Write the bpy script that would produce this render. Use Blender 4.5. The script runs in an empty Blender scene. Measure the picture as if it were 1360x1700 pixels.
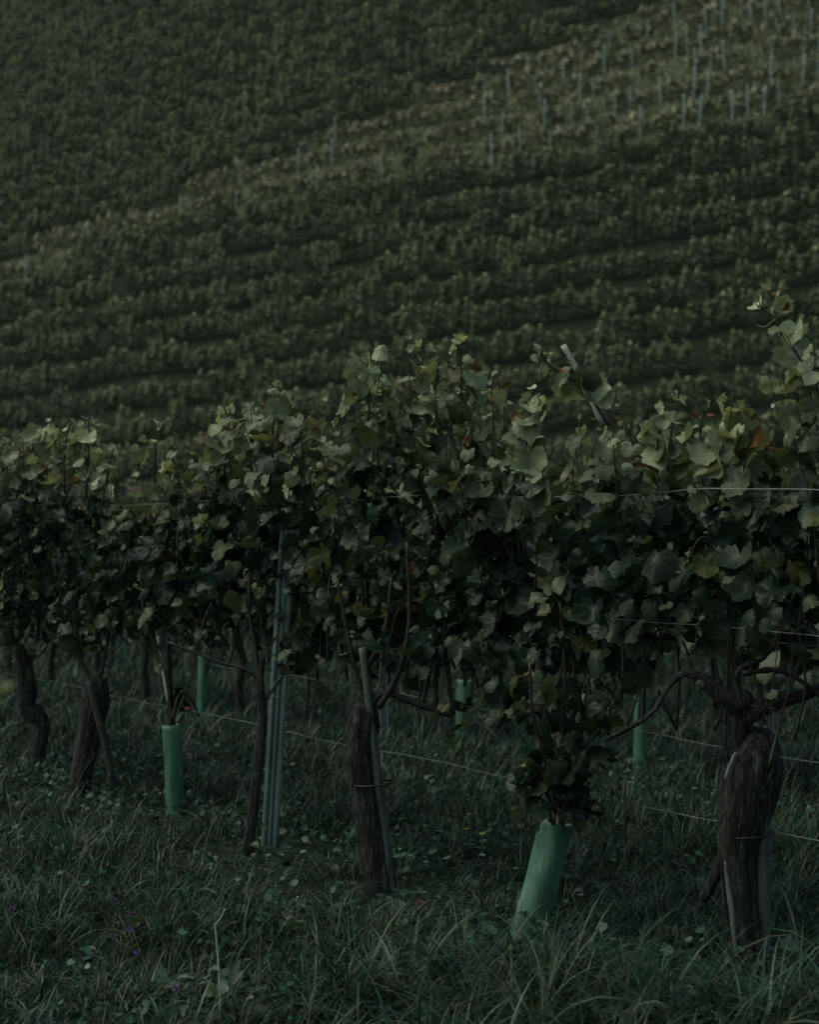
import bpy, math
import numpy as np

rng = np.random.default_rng(11)
SC = bpy.context.scene
COL = SC.collection
F, CX, HY, EYE = 2833.0, 680.0, 799.0, 1.57      # focal length in photo pixels, principal column, horizon line, eye height
U = np.array([-.612, .791])                      # direction of the vine rows (x, y)
NRM = np.array([.791, .612])                     # across the rows, away from the camera
R0 = np.array([1.074, 5.385])                    # foot of the nearest vine


# ------------------------------------------------------------------ helpers
def pt(px, py, d):
    return np.array([(px - CX) / F * d, d, EYE - (py - HY) / F * d])


def row_xy(t, off=0.0, q=0.0):
    return R0 + U * t + NRM * (off + q)


def t_of_px(px, off=0.0):
    k = (px - CX) / F
    b = R0 + NRM * off
    return (b[0] - k * b[1]) / (k * U[1] - U[0])


def smoothstep(a, b, x):
    t = np.clip((x - a) / (b - a), 0, 1)
    return t * t * (3 - 2 * t)


_hk = [(rng.uniform(0, 6.28), rng.uniform(-1, 1, 2)) for _ in range(10)]


def waves(x, y, scale, amp):
    v = 0.0
    for i, (ph, k) in enumerate(_hk):
        k = k / np.hypot(*k) * (1 + i * .37)
        v = v + np.sin((k[0] * x + k[1] * y) / scale + ph) / (1 + i * .35)
    return v * amp * .35


S0 = 83.5                                        # where the far slope starts


def slope_coord(x, d):
    xs = np.clip(x, -60, 45)
    return d + .5 * xs - .002 * xs * xs


def ground_z(x, d):
    x = np.asarray(x, float); d = np.asarray(d, float)
    near = -.055 * np.clip(d - 9, 0, 40) * smoothstep(8, 11, d)
    near = near + waves(x, d, .55, .02) + waves(x, d, 3., .03)
    s = slope_coord(x, d)
    up = 1.57 + .68 * (np.minimum(s, 190) - S0) + .105 * np.clip(x, -60, 60)
    up = up + waves(x, d, 9., .5) * smoothstep(80, 95, s) + np.clip(s - 190, 0, 400) * .3
    k = 1.2
    m = np.maximum(near, up)
    return m + k * np.log1p(np.exp(-np.abs(near - up) / k)) * smoothstep(60, 80, d)


def gz(x, d):
    return float(ground_z(x, d))


class MB:
    """collects vertices, faces and vertex colours for one mesh object"""
    def __init__(self):
        self.v, self.f, self.c, self.n = [], [], [], 0

    def add(self, v, f, col=(.1, .1, .1), mi=0):
        v = np.asarray(v, float)
        f = np.asarray(f, int)
        c = np.asarray(col, float)
        if c.ndim == 1:
            c = np.repeat(c[None, :3], len(v), 0)
        self.v.append(v); self.c.append(c[:, :3])
        self.f.append((f + self.n, mi)); self.n += len(v)

    def build(self, name, mats, parent=None, smooth=True):
        if not isinstance(mats, (list, tuple)):
            mats = [mats]
        me = bpy.data.meshes.new(name)
        v = np.concatenate(self.v); c = np.concatenate(self.c)
        me.vertices.add(len(v))
        me.vertices.foreach_set('co', v.astype(np.float32).ravel())
        loops = np.concatenate([f.ravel() for f, _ in self.f])
        sizes = np.concatenate([np.full(len(f), f.shape[1]) for f, _ in self.f])
        mis = np.concatenate([np.full(len(f), mi) for f, mi in self.f])
        starts = np.concatenate([[0], np.cumsum(sizes)[:-1]])
        me.loops.add(len(loops))
        me.loops.foreach_set('vertex_index', loops.astype(np.int32))
        me.polygons.add(len(sizes))
        me.polygons.foreach_set('loop_start', starts.astype(np.int32))
        me.polygons.foreach_set('material_index', mis.astype(np.int32))
        me.polygons.foreach_set('use_smooth', np.full(len(sizes), smooth))
        a = me.color_attributes.new('col', 'FLOAT_COLOR', 'POINT')
        a.data.foreach_set('color', np.c_[c, np.ones(len(c))].astype(np.float32).ravel())
        for m in mats:
            me.materials.append(m)
        me.update(calc_edges=True)
        o = bpy.data.objects.new(name, me)
        COL.objects.link(o)
        if parent:
            o.parent = parent
            if parent.location.length > 0:
                me.transform(__import__('mathutils').Matrix.Translation(-parent.location))
        return o


def tag(o, label, cat, group=None):
    o['label'] = label; o['category'] = cat
    if group:
        o['group'] = group
    return o


def empty(name, loc, label, cat, group=None):
    o = bpy.data.objects.new(name, None)
    COL.objects.link(o)
    o.location = [float(a) for a in loc]
    o.empty_display_size = .1
    return tag(o, label, cat, group)


def spline(p, per=6):
    """Catmull-Rom through the points (any number of columns)"""
    p = np.asarray(p, float)
    if len(p) < 3:
        k = np.linspace(0, 1, per + 1)[:, None]
        return p[0] * (1 - k) + p[-1] * k
    q = np.vstack([2 * p[0] - p[1], p, 2 * p[-1] - p[-2]])
    out = []
    for i in range(1, len(q) - 2):
        a, b, c, d = q[i - 1], q[i], q[i + 1], q[i + 2]
        for t in np.arange(per) / per:
            out.append(.5 * (2 * b + (c - a) * t + (2 * a - 5 * b + 4 * c - d) * t * t + (3 * b - a - 3 * c + d) * t ** 3))
    out.append(p[-1])
    return np.array(out)


def tube(path, rad, n=8, mult=None, cap=True):
    path = np.asarray(path, float)
    K = len(path)
    rad = np.broadcast_to(np.asarray(rad, float), (K,))
    tan = np.gradient(path, axis=0)
    tan /= np.linalg.norm(tan, axis=1)[:, None] + 1e-12
    ref = np.array([1., .13, .07]) if abs(tan[0, 0]) < .9 else np.array([0., 1., .1])
    a = ref - tan[0] * (ref @ tan[0]); a /= np.linalg.norm(a)
    A = []
    for i in range(K):
        a = a - tan[i] * (a @ tan[i]); a /= np.linalg.norm(a); A.append(a)
    A = np.array(A); B = np.cross(tan, A)
    th = np.linspace(0, 2 * np.pi, n, endpoint=False)
    r = rad[:, None] * (np.ones((K, n)) if mult is None else mult)
    v = path[:, None, :] + r[..., None] * (np.cos(th)[None, :, None] * A[:, None, :] + np.sin(th)[None, :, None] * B[:, None, :])
    v = v.reshape(-1, 3)
    i, j = np.meshgrid(np.arange(K - 1), np.arange(n), indexing='ij')
    f = np.stack([i * n + j, i * n + (j + 1) % n, (i + 1) * n + (j + 1) % n, (i + 1) * n + j], -1).reshape(-1, 4)
    if not cap:
        return [(v, f)]
    tri0 = np.array([[K * n, (q + 1) % n, q] for q in range(n)])
    tri1 = np.array([[K * n + 1, (K - 1) * n + q, (K - 1) * n + (q + 1) % n] for q in range(n)])
    v = np.vstack([v, path[0], path[-1]])
    return [(v, f), (v[:0], np.vstack([tri0, tri1]))]


def add_tube(mb, path, rad, n=8, mult=None, cap=True, col=(.1, .1, .1)):
    r = tube(path, rad, n, mult, cap)
    base = mb.n
    mb.add(r[0][0], r[0][1], col)
    if cap:
        mb.f.append((r[1][1] + base, 0))


# ------------------------------------------------------------------ materials
def mat(name):
    m = bpy.data.materials.new(name)
    m.use_nodes = True
    nt = m.node_tree
    b = nt.nodes['Principled BSDF']
    return m, nt, b


def N(nt, typ, **kw):
    n = nt.nodes.new(typ)
    for k, v in kw.items():
        setattr(n, k, v)
    return n


def noise(nt, scale, vec=None, detail=4, rough=.6):
    n = N(nt, 'ShaderNodeTexNoise')
    n.inputs['Scale'].default_value = scale
    n.inputs['Detail'].default_value = detail
    n.inputs['Roughness'].default_value = rough
    if vec is not None:
        nt.links.new(vec, n.inputs['Vector'])
    return n


def ramp(nt, fac, stops):
    r = N(nt, 'ShaderNodeValToRGB')
    el = r.color_ramp.elements
    el[0].position, el[0].color = stops[0][0], (*stops[0][1], 1)
    el[1].position, el[1].color = stops[-1][0], (*stops[-1][1], 1)
    for p, c in stops[1:-1]:
        e = el.new(p); e.color = (*c, 1)
    nt.links.new(fac, r.inputs[0])
    return r


def mapping(nt, scale):
    tc = N(nt, 'ShaderNodeTexCoord'); mp = N(nt, 'ShaderNodeMapping')
    mp.inputs['Scale'].default_value = scale
    nt.links.new(tc.outputs['Object'], mp.inputs['Vector'])
    return mp.outputs[0]


def mul(nt, a, b, typ='MULTIPLY', fac=1.0):
    m = N(nt, 'ShaderNodeMix', data_type='RGBA', blend_type=typ)
    m.inputs['Factor'].default_value = fac
    nt.links.new(a, m.inputs[6])
    if hasattr(b, 'links'):
        nt.links.new(b, m.inputs[7])
    else:
        m.inputs[7].default_value = (*b, 1)
    return m.outputs[2]


def bump(nt, b, h, strength, dist):
    n = N(nt, 'ShaderNodeBump')
    n.inputs['Strength'].default_value = strength
    n.inputs['Distance'].default_value = dist
    nt.links.new(h, n.inputs['Height'])
    nt.links.new(n.outputs[0], b.inputs['Normal'])


def leafy(name, rough, spec, trans, nscale=18., under=True):
    m, nt, b = mat(name)
    at = N(nt, 'ShaderNodeAttribute', attribute_name='col')
    nz = noise(nt, nscale, mapping(nt, (1, 1, 1)), 3)
    rp = ramp(nt, nz.outputs[0], [(.3, (.62, .66, .6)), (.7, (1.3, 1.25, 1.2))])
    c = mul(nt, at.outputs['Color'], rp.outputs[0])
    if under:                                    # the felted paler underside of a vine leaf
        g = N(nt, 'ShaderNodeNewGeometry')
        mx = N(nt, 'ShaderNodeMix', data_type='RGBA', blend_type='MIX')
        nt.links.new(g.outputs['Backfacing'], mx.inputs['Factor'])
        nt.links.new(c, mx.inputs[6])
        nt.links.new(mul(nt, c, (1.35, 1.35, 1.5)), mx.inputs[7])
        c = mx.outputs[2]
    nt.links.new(c, b.inputs['Base Color'])
    b.inputs['Roughness'].default_value = rough
    b.inputs['Specular IOR Level'].default_value = spec
    if trans:
        t = N(nt, 'ShaderNodeBsdfTranslucent')
        nt.links.new(mul(nt, c, (1.25, 1.15, .6)), t.inputs[0])
        ms = N(nt, 'ShaderNodeMixShader')
        ms.inputs[0].default_value = trans
        nt.links.new(b.outputs[0], ms.inputs[1]); nt.links.new(t.outputs[0], ms.inputs[2])
        nt.links.new(ms.outputs[0], nt.nodes['Material Output'].inputs[0])
    return m


LEAF = leafy('vine_leaf', .42, .24, .24)
FARLEAF = leafy('far_vine_leaf', .6, .25, .15, 1.2, False)
GRASSM = leafy('grass_blade', .42, .30, .18, 3., False)
DRY = leafy('dry_grass_blade', .8, .1, .1, 1., False)
PETAL = leafy('petal', .7, .2, .1, 30, False)


def bark_mat():
    m, nt, b = mat('bark')
    v = mapping(nt, (1, 1, .16))
    n1 = noise(nt, 95, v, 6, .65); n2 = noise(nt, 16, v, 4)
    r1 = ramp(nt, n1.outputs[0], [(.36, (.004, .004, .003)), (.52, (.022, .021, .0165)), (.68, (.14, .145, .13))])
    r2 = ramp(nt, n2.outputs[0], [(.3, (.45, .45, .45)), (.7, (1.25, 1.2, 1.2))])
    at = N(nt, 'ShaderNodeAttribute', attribute_name='col')
    c = mul(nt, mul(nt, r1.outputs[0], r2.outputs[0]), at.outputs['Color'])
    nt.links.new(c, b.inputs['Base Color'])
    b.inputs['Roughness'].default_value = .85
    bump(nt, b, n1.outputs[0], 1., .03)
    return m


BARK = bark_mat()


def cane_mat():
    m, nt, b = mat('cane_bark')
    n1 = noise(nt, 60, mapping(nt, (1, 1, .3)), 4)
    at = N(nt, 'ShaderNodeAttribute', attribute_name='col')
    r = ramp(nt, n1.outputs[0], [(.3, (.6, .6, .6)), (.7, (1.3, 1.3, 1.3))])
    nt.links.new(mul(nt, at.outputs['Color'], r.outputs[0]), b.inputs['Base Color'])
    b.inputs['Roughness'].default_value = .55
    return m


CANE = cane_mat()


def streaky(name, dark, light, rough, metal=0., zs=.05, sc=60., bstr=.25):
    m, nt, b = mat(name)
    n1 = noise(nt, sc, mapping(nt, (1, 1, zs)), 5, .65); n2 = noise(nt, 6, mapping(nt, (1, 1, .6)), 4)
    r = ramp(nt, n1.outputs[0], [(.3, dark), (.7, light)])
    r2 = ramp(nt, n2.outputs[0], [(.3, (.6, .6, .6)), (.65, (1.1, 1.1, 1.1))])
    nt.links.new(mul(nt, r.outputs[0], r2.outputs[0]), b.inputs['Base Color'])
    b.inputs['Roughness'].default_value = rough
    b.inputs['Metallic'].default_value = metal
    bump(nt, b, n1.outputs[0], bstr, .003)
    return m


GALV = streaky('galvanised_steel', (.11, .145, .15), (.27, .33, .345), .5, .3)
WOOD = streaky('weathered_wood', (.035, .038, .034), (.15, .158, .145), .85, 0, .05, 90, .6)
DARKWOOD = streaky('dark_stake_wood', (.02, .018, .017), (.07, .06, .055), .85, 0, .05, 90, .6)
PALEWOOD = streaky('bamboo_cane', (.3, .28, .23), (.5, .47, .4), .6, 0, .1, 50)
BAREWOOD = streaky('bare_dead_wood', (.05, .058, .06), (.25, .28, .295), .7, 0, .06, 90, .5)
BLUEPOST = streaky('painted_stake', (.26, .36, .38), (.5, .6, .62), .6, 0, .2, 20)
WIRE = streaky('galvanised_wire', (.125, .15, .15), (.27, .31, .315), .5, .3, .3, 80)
RUBBER = streaky('black_rubber', (.006, .006, .007), (.015, .015, .016), .6)


def plastic_mat():
    m, nt, b = mat('green_plastic')
    n1 = noise(nt, 90, mapping(nt, (1, 1, .05)), 5, .75); n2 = noise(nt, 16, mapping(nt, (1, 1, .35)), 6, .75)
    r = ramp(nt, n1.outputs[0], [(.34, (.06, .18, .125)), (.66, (.20, .37, .27))])
    r2 = ramp(nt, n2.outputs[0], [(.34, (.50, .46, .42)), (.5, (.85, .85, .85)), (.66, (1.35, 1.15, 1.15))])
    nt.links.new(mul(nt, r.outputs[0], r2.outputs[0]), b.inputs['Base Color'])
    b.inputs['Roughness'].default_value = .45
    bump(nt, b, n2.outputs[0], .3, .01)
    t = N(nt, 'ShaderNodeBsdfTranslucent'); t.inputs[0].default_value = (.28, .54, .40, 1)
    ms = N(nt, 'ShaderNodeMixShader'); ms.inputs[0].default_value = .35
    nt.links.new(b.outputs[0], ms.inputs[1]); nt.links.new(t.outputs[0], ms.inputs[2])
    nt.links.new(ms.outputs[0], nt.nodes['Material Output'].inputs[0])
    return m


GUARD = plastic_mat()


def ground_mat():
    m, nt, b = mat('meadow_soil')
    v = mapping(nt, (1, 1, 1))
    n1 = noise(nt, 14, v, 8, .7); n2 = noise(nt, .6, v, 5)
    r = ramp(nt, n1.outputs[0], [(.3, (.009, .012, .008)), (.55, (.022, .032, .019)), (.75, (.04, .053, .03))])
    at = N(nt, 'ShaderNodeAttribute', attribute_name='col')
    r2 = ramp(nt, n2.outputs[0], [(.3, (.7, .7, .7)), (.7, (1.2, 1.2, 1.2))])
    c = mul(nt, mul(nt, r.outputs[0], r2.outputs[0]), at.outputs['Color'])
    nt.links.new(c, b.inputs['Base Color'])
    b.inputs['Roughness'].default_value = .95
    b.inputs['Specular IOR Level'].default_value = .1
    bump(nt, b, n1.outputs[0], .6, .04)
    return m


GROUND = ground_mat()

# ------------------------------------------------------------------ ground sheet
BX = np.array([-33, -15, 0, 20, 40]); BS = np.array([112., 116.5, 122, 131.5, 143])


def in_band(x, d):
    """1 inside the strip of young, thinly planted vines on the far slope"""
    s = slope_coord(x, d)
    up = np.interp(x, BX, BS)
    return smoothstep(-.8, .8, s - np.interp(x, [-30, 0, 24], [109.2, 113., 111.8])) * smoothstep(-1.5, 1.5, up - s)


def build_ground():
    xs = np.unique(np.concatenate([np.linspace(-400, -60, 18), np.linspace(-60, -8, 66), np.linspace(-8, 8, 130), np.linspace(8, 50, 54), np.linspace(50, 400, 18)]))
    ys = np.unique(np.concatenate([np.linspace(-60, 2, 20), np.linspace(2, 20, 170), np.linspace(20, 60, 60), np.linspace(60, 200, 170), np.linspace(200, 700, 30)]))
    X, Y = np.meshgrid(xs, ys)
    Z = ground_z(X, Y)
    v = np.stack([X, Y, Z], -1).reshape(-1, 3)
    nx, ny = len(xs), len(ys)
    i, j = np.meshgrid(np.arange(ny - 1), np.arange(nx - 1), indexing='ij')
    f = np.stack([i * nx + j, i * nx + j + 1, (i + 1) * nx + j + 1, (i + 1) * nx + j], -1).reshape(-1, 4)
    band = in_band(v[:, 0], v[:, 1])[:, None]
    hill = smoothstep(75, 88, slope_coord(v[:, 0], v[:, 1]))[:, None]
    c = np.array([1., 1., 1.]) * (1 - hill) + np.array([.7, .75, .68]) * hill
    c = c * (1 - band) + np.array([3.5, 3.1, 2.8]) * band
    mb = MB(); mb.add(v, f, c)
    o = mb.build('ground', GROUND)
    o['kind'] = 'structure'


build_ground()


# ------------------------------------------------------------------ leaf templates
def leaf_template(K, seed, rings=2):
    """a five-lobed vine leaf, unit length from petiole to tip along +Y, blade facing +Z"""
    r = np.random.default_rng(seed)
    th = np.linspace(-np.pi, np.pi, K, endpoint=False) + np.pi / K
    # lobes at 0 (tip), +-58, +-118 degrees measured from the tip
    rad = .74 + .0 * th
    for ang, amp, w in ((0, .22, .40), (1.02, .13, .36), (-1.02, .13, .36), (2.05, .06, .40), (-2.05, .06, .40)):
        rad = rad + amp * (1 + r.normal(0, .12)) * np.exp(-((th - ang) / w) ** 2)
    rad = rad * (1 - .62 * np.exp(-((np.abs(th) - np.pi) / .30) ** 2))     # sinus at the petiole
    rad = rad * (1 + (.032 if K > 20 else .03) * np.where(np.arange(K) % 2, 1, -1) + r.normal(0, .035, K))
    rad /= 1.16
    fold, droop, cup = r.uniform(-.6, 1.1), r.uniform(-.2, 1.5), r.uniform(-1.0, .8)
    tw = r.normal(0, .35)
    vs = [[0, 0, 0]]
    for g in range(1, rings + 1):
        q = g / rings
        for k in range(K):
            vs.append([np.sin(th[k]) * rad[k] * q, np.cos(th[k]) * rad[k] * q, 0])
    v = np.array(vs)
    x, y = v[:, 0].copy(), v[:, 1].copy()
    rr = np.hypot(x, y); an = np.arctan2(x, y)
    z = fold * np.abs(x) * .6 - droop * .55 * np.clip(y, 0, 2) ** 2 - cup * rr ** 2
    z += .03 * np.cos(an * 360 / 59.) * rr                                  # pleats between the main veins
    z += r.uniform(.06, .2) * np.sin(an * r.integers(2, 5) + r.uniform(0, 6)) * rr ** 2 * 1.4 + tw * x * y
    z += r.normal(0, .032, len(z)) * (rr > .3)
    v[:, 2] = z
    v[:, 0] *= 1.05 - .12 * abs(fold)
    f3 = np.array([[0, 1 + (k + 1) % K, 1 + k] for k in range(K)])
    fs = [f3]
    for g in range(1, rings):
        a = 1 + (g - 1) * K; b = 1 + g * K
        fs.append(np.array([[a + k, a + (k + 1) % K, b + (k + 1) % K, b + k] for k in range(K)]))
    return v, fs


LEAVES_HI = [leaf_template(34, 100 + i, 2) for i in range(20)]
LEAVES_LO = [leaf_template(12, 200 + i, 1) for i in range(8)]


def patchy(x, d, scale, seed):
    r = rd(seed); v = 0
    for i in range(6):
        k = r.normal(0, 1, 2) / scale * (1 + i * .4); v = v + np.sin(k[0] * x + k[1] * d + r.uniform(0, 6))
    return 1 / (1 + np.exp(-v))


def unit(a):
    return a / (np.linalg.norm(a, axis=-1, keepdims=True) + 1e-9)


def stamp(mb, templates, pos, tip, nor, size, col, rnd):
    """stamp leaves: tip = direction of the blade, nor = side that faces up"""
    pos, tip, nor = np.asarray(pos), unit(np.asarray(tip)), np.asarray(nor)
    nor = unit(nor - tip * np.sum(nor * tip, -1, keepdims=True))
    sx = np.cross(tip, nor)
    which = rnd.integers(0, len(templates), len(pos))
    for w in range(len(templates)):
        ix = np.where(which == w)[0]
        if not len(ix):
            continue
        tv, fs = templates[w]
        flip = np.where(rnd.random(len(ix)) < .5, 1., -1.)
        V = tv[None, :, 0, None] * sx[ix][:, None] + tv[None, :, 1, None] * tip[ix][:, None] + tv[None, :, 2, None] * nor[ix][:, None]
        V = pos[ix][:, None] + V * size[ix][:, None, None]
        m = len(tv)
        C = np.repeat(col[ix], m, 0)
        base = mb.n
        mb.v.append(V.reshape(-1, 3)); mb.c.append(C); mb.n += len(ix) * m
        for f in fs:
            ff = (f[None] + (np.arange(len(ix)) * m)[:, None, None]).reshape(-1, f.shape[1]) + base
            mb.f.append((ff, 0))


def leaf_cols(n, young, rnd):
    """per-leaf colour: old blue-green to young yellow-green, a few reddened or yellowed"""
    a = np.array([.0065, .022, .0145]); b = np.array([.018, .036, .0175]); y = np.array([.34, .365, .235])
    k = rnd.random((n, 1))
    c = a * (1 - k) + b * k
    yy = np.clip(young, 0, 1)[:, None]
    c = c * (1 - yy) + y * yy
    c = c * rnd.uniform(.7, 1.3, (n, 1))
    p = rnd.random(n)
    red = (p < .09) & (young > .35)
    c[red] = np.array([.20, .075, .038]) * rnd.uniform(.5, 1.2, (red.sum(), 1))
    yel = (p > .965)
    c[yel] = np.array([.085, .095, .036]) * rnd.uniform(.6, 1.1, (yel.sum(), 1))
    return c


# ------------------------------------------------------------------ near row: outline of the canopy, read along the row
TOP = [(-140, 650), (0, 722), (60, 712), (105, 702), (165, 730), (195, 800), (235, 820), (285, 785), (330, 740), (380, 690), (440, 655),
       (520, 675), (565, 700), (610, 620), (680, 595), (760, 590), (795, 660), (825, 720), (870, 670), (930, 700), (1000, 695),
       (1060, 680), (1110, 680), (1155, 730), (1210, 675), (1280, 690), (1330, 660), (1360, 630), (1640, 600)]
BOT = [(-140, 1040), (0, 1040), (60, 1060), (130, 1085), (200, 1060), (260, 1060), (330, 1040), (380, 1040), (440, 1050), (520, 1060), (570, 1070),
       (640, 1060), (700, 1060), (760, 1070), (810, 1130), (860, 1190), (900, 1240), (980, 1200), (1040, 1130), (1090, 1060),
       (1150, 1030), (1250, 1020), (1360, 1030), (1640, 1040)]


def prof(tab):
    ts, hs = [], []
    for px, py in tab:
        t = t_of_px(px); d = R0[1] + U[1] * t
        ts.append(t); hs.append(EYE - (py - HY) * d / F)
    o = np.argsort(ts)
    return np.array(ts)[o], np.array(hs)[o]


TT, TH = prof(TOP); BT, BH = prof(BOT)


def top1(t): return np.interp(t, TT, TH)
def bot1(t): return np.interp(t, BT, BH)


def shoot_cols(rnd):
    k = rnd.random()
    return np.array([.022, .012, .009]) * (1 - k) + np.array([.042, .027, .017]) * k


def grow_leaves(path, rnd, ctr_xy, step=.05, smax=.100, young0=.62, h_top=1.9):
    """leaves along a shoot, alternate, on petioles; returns leaf arrays and petiole list"""
    seg = np.linalg.norm(np.diff(path, axis=0), axis=1)
    L = np.concatenate([[0], np.cumsum(seg)])
    total = L[-1]
    s = np.arange(rnd.uniform(.02, .08), total, step)
    s = s + rnd.normal(0, step * .2, len(s)); s = np.clip(s, 0, total)
    P = np.stack([np.interp(s, L, path[:, k]) for k in range(3)], 1)
    u = s / total
    n = len(s)
    side = np.where(np.arange(n) % 2, 1., -1.)
    az = side * 1.45 + rnd.normal(0, .8, n) + math.atan2(NRM[1], NRM[0])
    # alternate leaves turn out of the hedge, to the front and to the back
    out = np.stack([np.cos(az), np.sin(az), np.zeros(n)], 1)
    front = np.array([-NRM[0], -NRM[1], 0])
    sgn = np.where(rnd.random(n) < .62, 1., -1.)
    out = unit(out * .75 + front * sgn[:, None] * .8)
    prof_ = np.interp(u, [0, .15, .6, .85, 1], [.75, 1, 1, .65, .3])
    size = smax * prof_ * (.38 + .87 * rnd.random(n) ** 1.3)
    pl = (.045 + .045 * rnd.random(n)) * np.clip(prof_, .35, 1)
    up = np.array([0, 0, 1.])
    pd = unit(out + up * rnd.uniform(.05, .8, (n, 1)))
    Q = P + pd * pl[:, None]
    hang = np.interp(u, [0, .7, 1], [1.05, .7, .1]) + rnd.normal(0, .35, n)
    tip = unit(out * rnd.uniform(.3, 1., (n, 1)) - up * hang[:, None] + rnd.normal(0, .42, (n, 3)))
    nor = out * rnd.uniform(.1, .9, (n, 1)) + up * rnd.uniform(.3, 1.1, (n, 1)) + rnd.normal(0, .5, (n, 3))
    young = np.clip((u - young0) / (1 - young0), 0, 1) * .75 + np.clip(rnd.normal(0, .09, n), 0, 1)
    return P, Q, tip, nor, size, young


def petioles(mb, P, Q, col):
    d = Q - P
    n = len(P)
    w = np.cross(d, np.array([0, 0, 1.])); w = unit(w) * .0016
    w2 = unit(np.cross(d, w)) * .0016
    v = np.stack([P + w, P - w * .5 + w2, P - w * .5 - w2, Q + w * .6, Q - w * .3 + w2 * .6, Q - w * .3 - w2 * .6], 1).reshape(-1, 3)
    f = np.array([[0, 1, 4, 3], [1, 2, 5, 4], [2, 0, 3, 5]])
    mb.add(v, (f[None] + (np.arange(n) * 6)[:, None, None]).reshape(-1, 4), col)


def vine_canopy(root, t0, t1, off, topf, botf, cordon, n_shoots, rnd, templates, filler, step=.035, smax=.077, zoff=0., extra=(), shoots_visible=True):
    fol = MB()
    allP = []
    for k in range(n_shoots):
        ts = t0 + (t1 - t0) * (k + rnd.uniform(.1, .9)) / n_shoots
        hb = cordon + rnd.normal(0, .05)
        drift = rnd.normal(0, .10)
        q0, q1 = rnd.normal(0, .03), rnd.normal(0, .15)
        ht = float(topf(ts + drift)) - abs(rnd.normal(.02, .1)) + rnd.uniform(-.02, .05)
        if rnd.random() < .22:
            ht += rnd.uniform(.04, .15)
        if rnd.random() < .15:
            ht -= rnd.uniform(.2, .5)
        pts = []
        for i, w in enumerate(np.linspace(0, 1, 6)):
            tt = ts + drift * w + rnd.normal(0, .025); q = q0 + (q1 - q0) * w + rnd.normal(0, .02)
            xy = row_xy(tt, off, q)
            pts.append([xy[0], xy[1], hb + (ht - hb) * w + zoff])
        pts = spline(pts, 4)
        allP.append((pts, np.linspace(.0048, .0018, len(pts)), True))
    for pts, rad, leaf in extra:
        allP.append((pts, rad, leaf))
    for i, (pts, rad, leaf) in enumerate(allP):
        if shoots_visible:
            m = MB()
            add_tube(m, pts, rad * (1 + .28 * (np.arange(len(pts)) % 3 == 1)), 6, col=shoot_cols(rnd) if leaf is not False else np.array([.022, .016, .012]))
            m.build('shoot', CANE, root)
        if leaf is False:
            continue
        P, Q, tip, nor, size, young = grow_leaves(pts, rnd, None, .02 if leaf == 'young' else step, smax)
        if leaf == 'young':
            young = np.clip(young + .55, 0, 1.1); size = np.clip(size * 1.15, .025, .078)
        tt = (P[:, :2] - R0 - NRM * off) @ U
        keep = (Q[:, 2] - zoff > botf(tt) + rnd.normal(0, .14, len(tt)) + .03) | (leaf in ('young', 'all'))
        keep &= rnd.random(len(keep)) < .93
        keep &= (rnd.random(len(keep)) > .8 * smoothstep(.66, .8, patchy(tt * 1.0, Q[:, 2], .13, 41 + int(off * 3)))) | (leaf in ('young', 'all'))
        P, Q, tip, nor, size, young = [a[keep] for a in (P, Q, tip, nor, size, young)]
        if not len(P):
            continue
        cl = leaf_cols(len(P), young, rnd)
        size = np.where(cl[:, 0] > 1.6 * cl[:, 1], size * .5, size)   # reddened leaves are the small ones at the tips
        stamp(fol, templates, Q, tip, nor, size, cl, rnd)
        if templates is LEAVES_HI:
            petioles(fol, P, Q, np.array([.06, .05, .026]))
    if templates is LEAVES_HI:                   # a few shoots that slipped off the wires and hang out of the hedge
        for k in range(5):
            ts = rnd.uniform(t0, t1); q = -rnd.uniform(.05, .16) if rnd.random() < .7 else rnd.uniform(.05, .16)
            h0 = float(botf(ts)) + rnd.uniform(.05, .3)
            dr = rnd.normal(0, .12)
            pts = spline([[*row_xy(ts, off, q * .5), h0], [*row_xy(ts + dr * .4, off, q), h0 + .03], [*row_xy(ts + dr * .8, off, q * 1.5), h0 - .13], [*row_xy(ts + dr, off, q * 1.7), h0 - rnd.uniform(.25, .42)]], 5)
            m = MB(); add_tube(m, pts, np.linspace(.003, .0015, len(pts)), 6, col=shoot_cols(rnd)); m.build('shoot', CANE, root)
            P, Q, tip, nor, size, young = grow_leaves(pts, rnd, None, .045, smax * .9)
            stamp(fol, templates, Q, tip, nor, size, leaf_cols(len(P), young * .3, rnd), rnd)
            petioles(fol, P, Q, np.array([.06, .05, .026]))
    # lateral leaves that close the hedge
    n = int(filler * 1.35)
    tt = rnd.uniform(t0 - .05, t1 + .05, n); hh = rnd.random(n) ** .9
    b, tp = botf(tt), topf(tt)
    z = b + (tp - .06 - b) * hh
    q = rnd.normal(0, .13, n) * (1 - .35 * hh)
    xy = R0 + U * tt[:, None] + NRM * (off + q)[:, None]
    pos = np.c_[xy, z + zoff]
    sg = np.sign(q + rnd.normal(0, .04, n))
    out = np.c_[np.outer(sg, NRM), np.zeros(n)] + rnd.normal(0, .45, (n, 3))
    tip = unit(out * .6 - np.array([0, 0, 1.]) * rnd.uniform(.2, 1.2, (n, 1)))
    nor = out + np.array([0, 0, 1.]) * rnd.uniform(.3, 1.1, (n, 1))
    young = np.clip((hh - .75) * 3, 0, 1) * .55 + np.clip(rnd.normal(0, .08, n), 0, 1)
    kp = rnd.random(n) > .85 * smoothstep(.62, .78, patchy(tt, z, .13, 41 + int(off * 3)))
    pos, tip, nor, young, n = pos[kp], tip[kp], nor[kp], young[kp], int(kp.sum())
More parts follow.
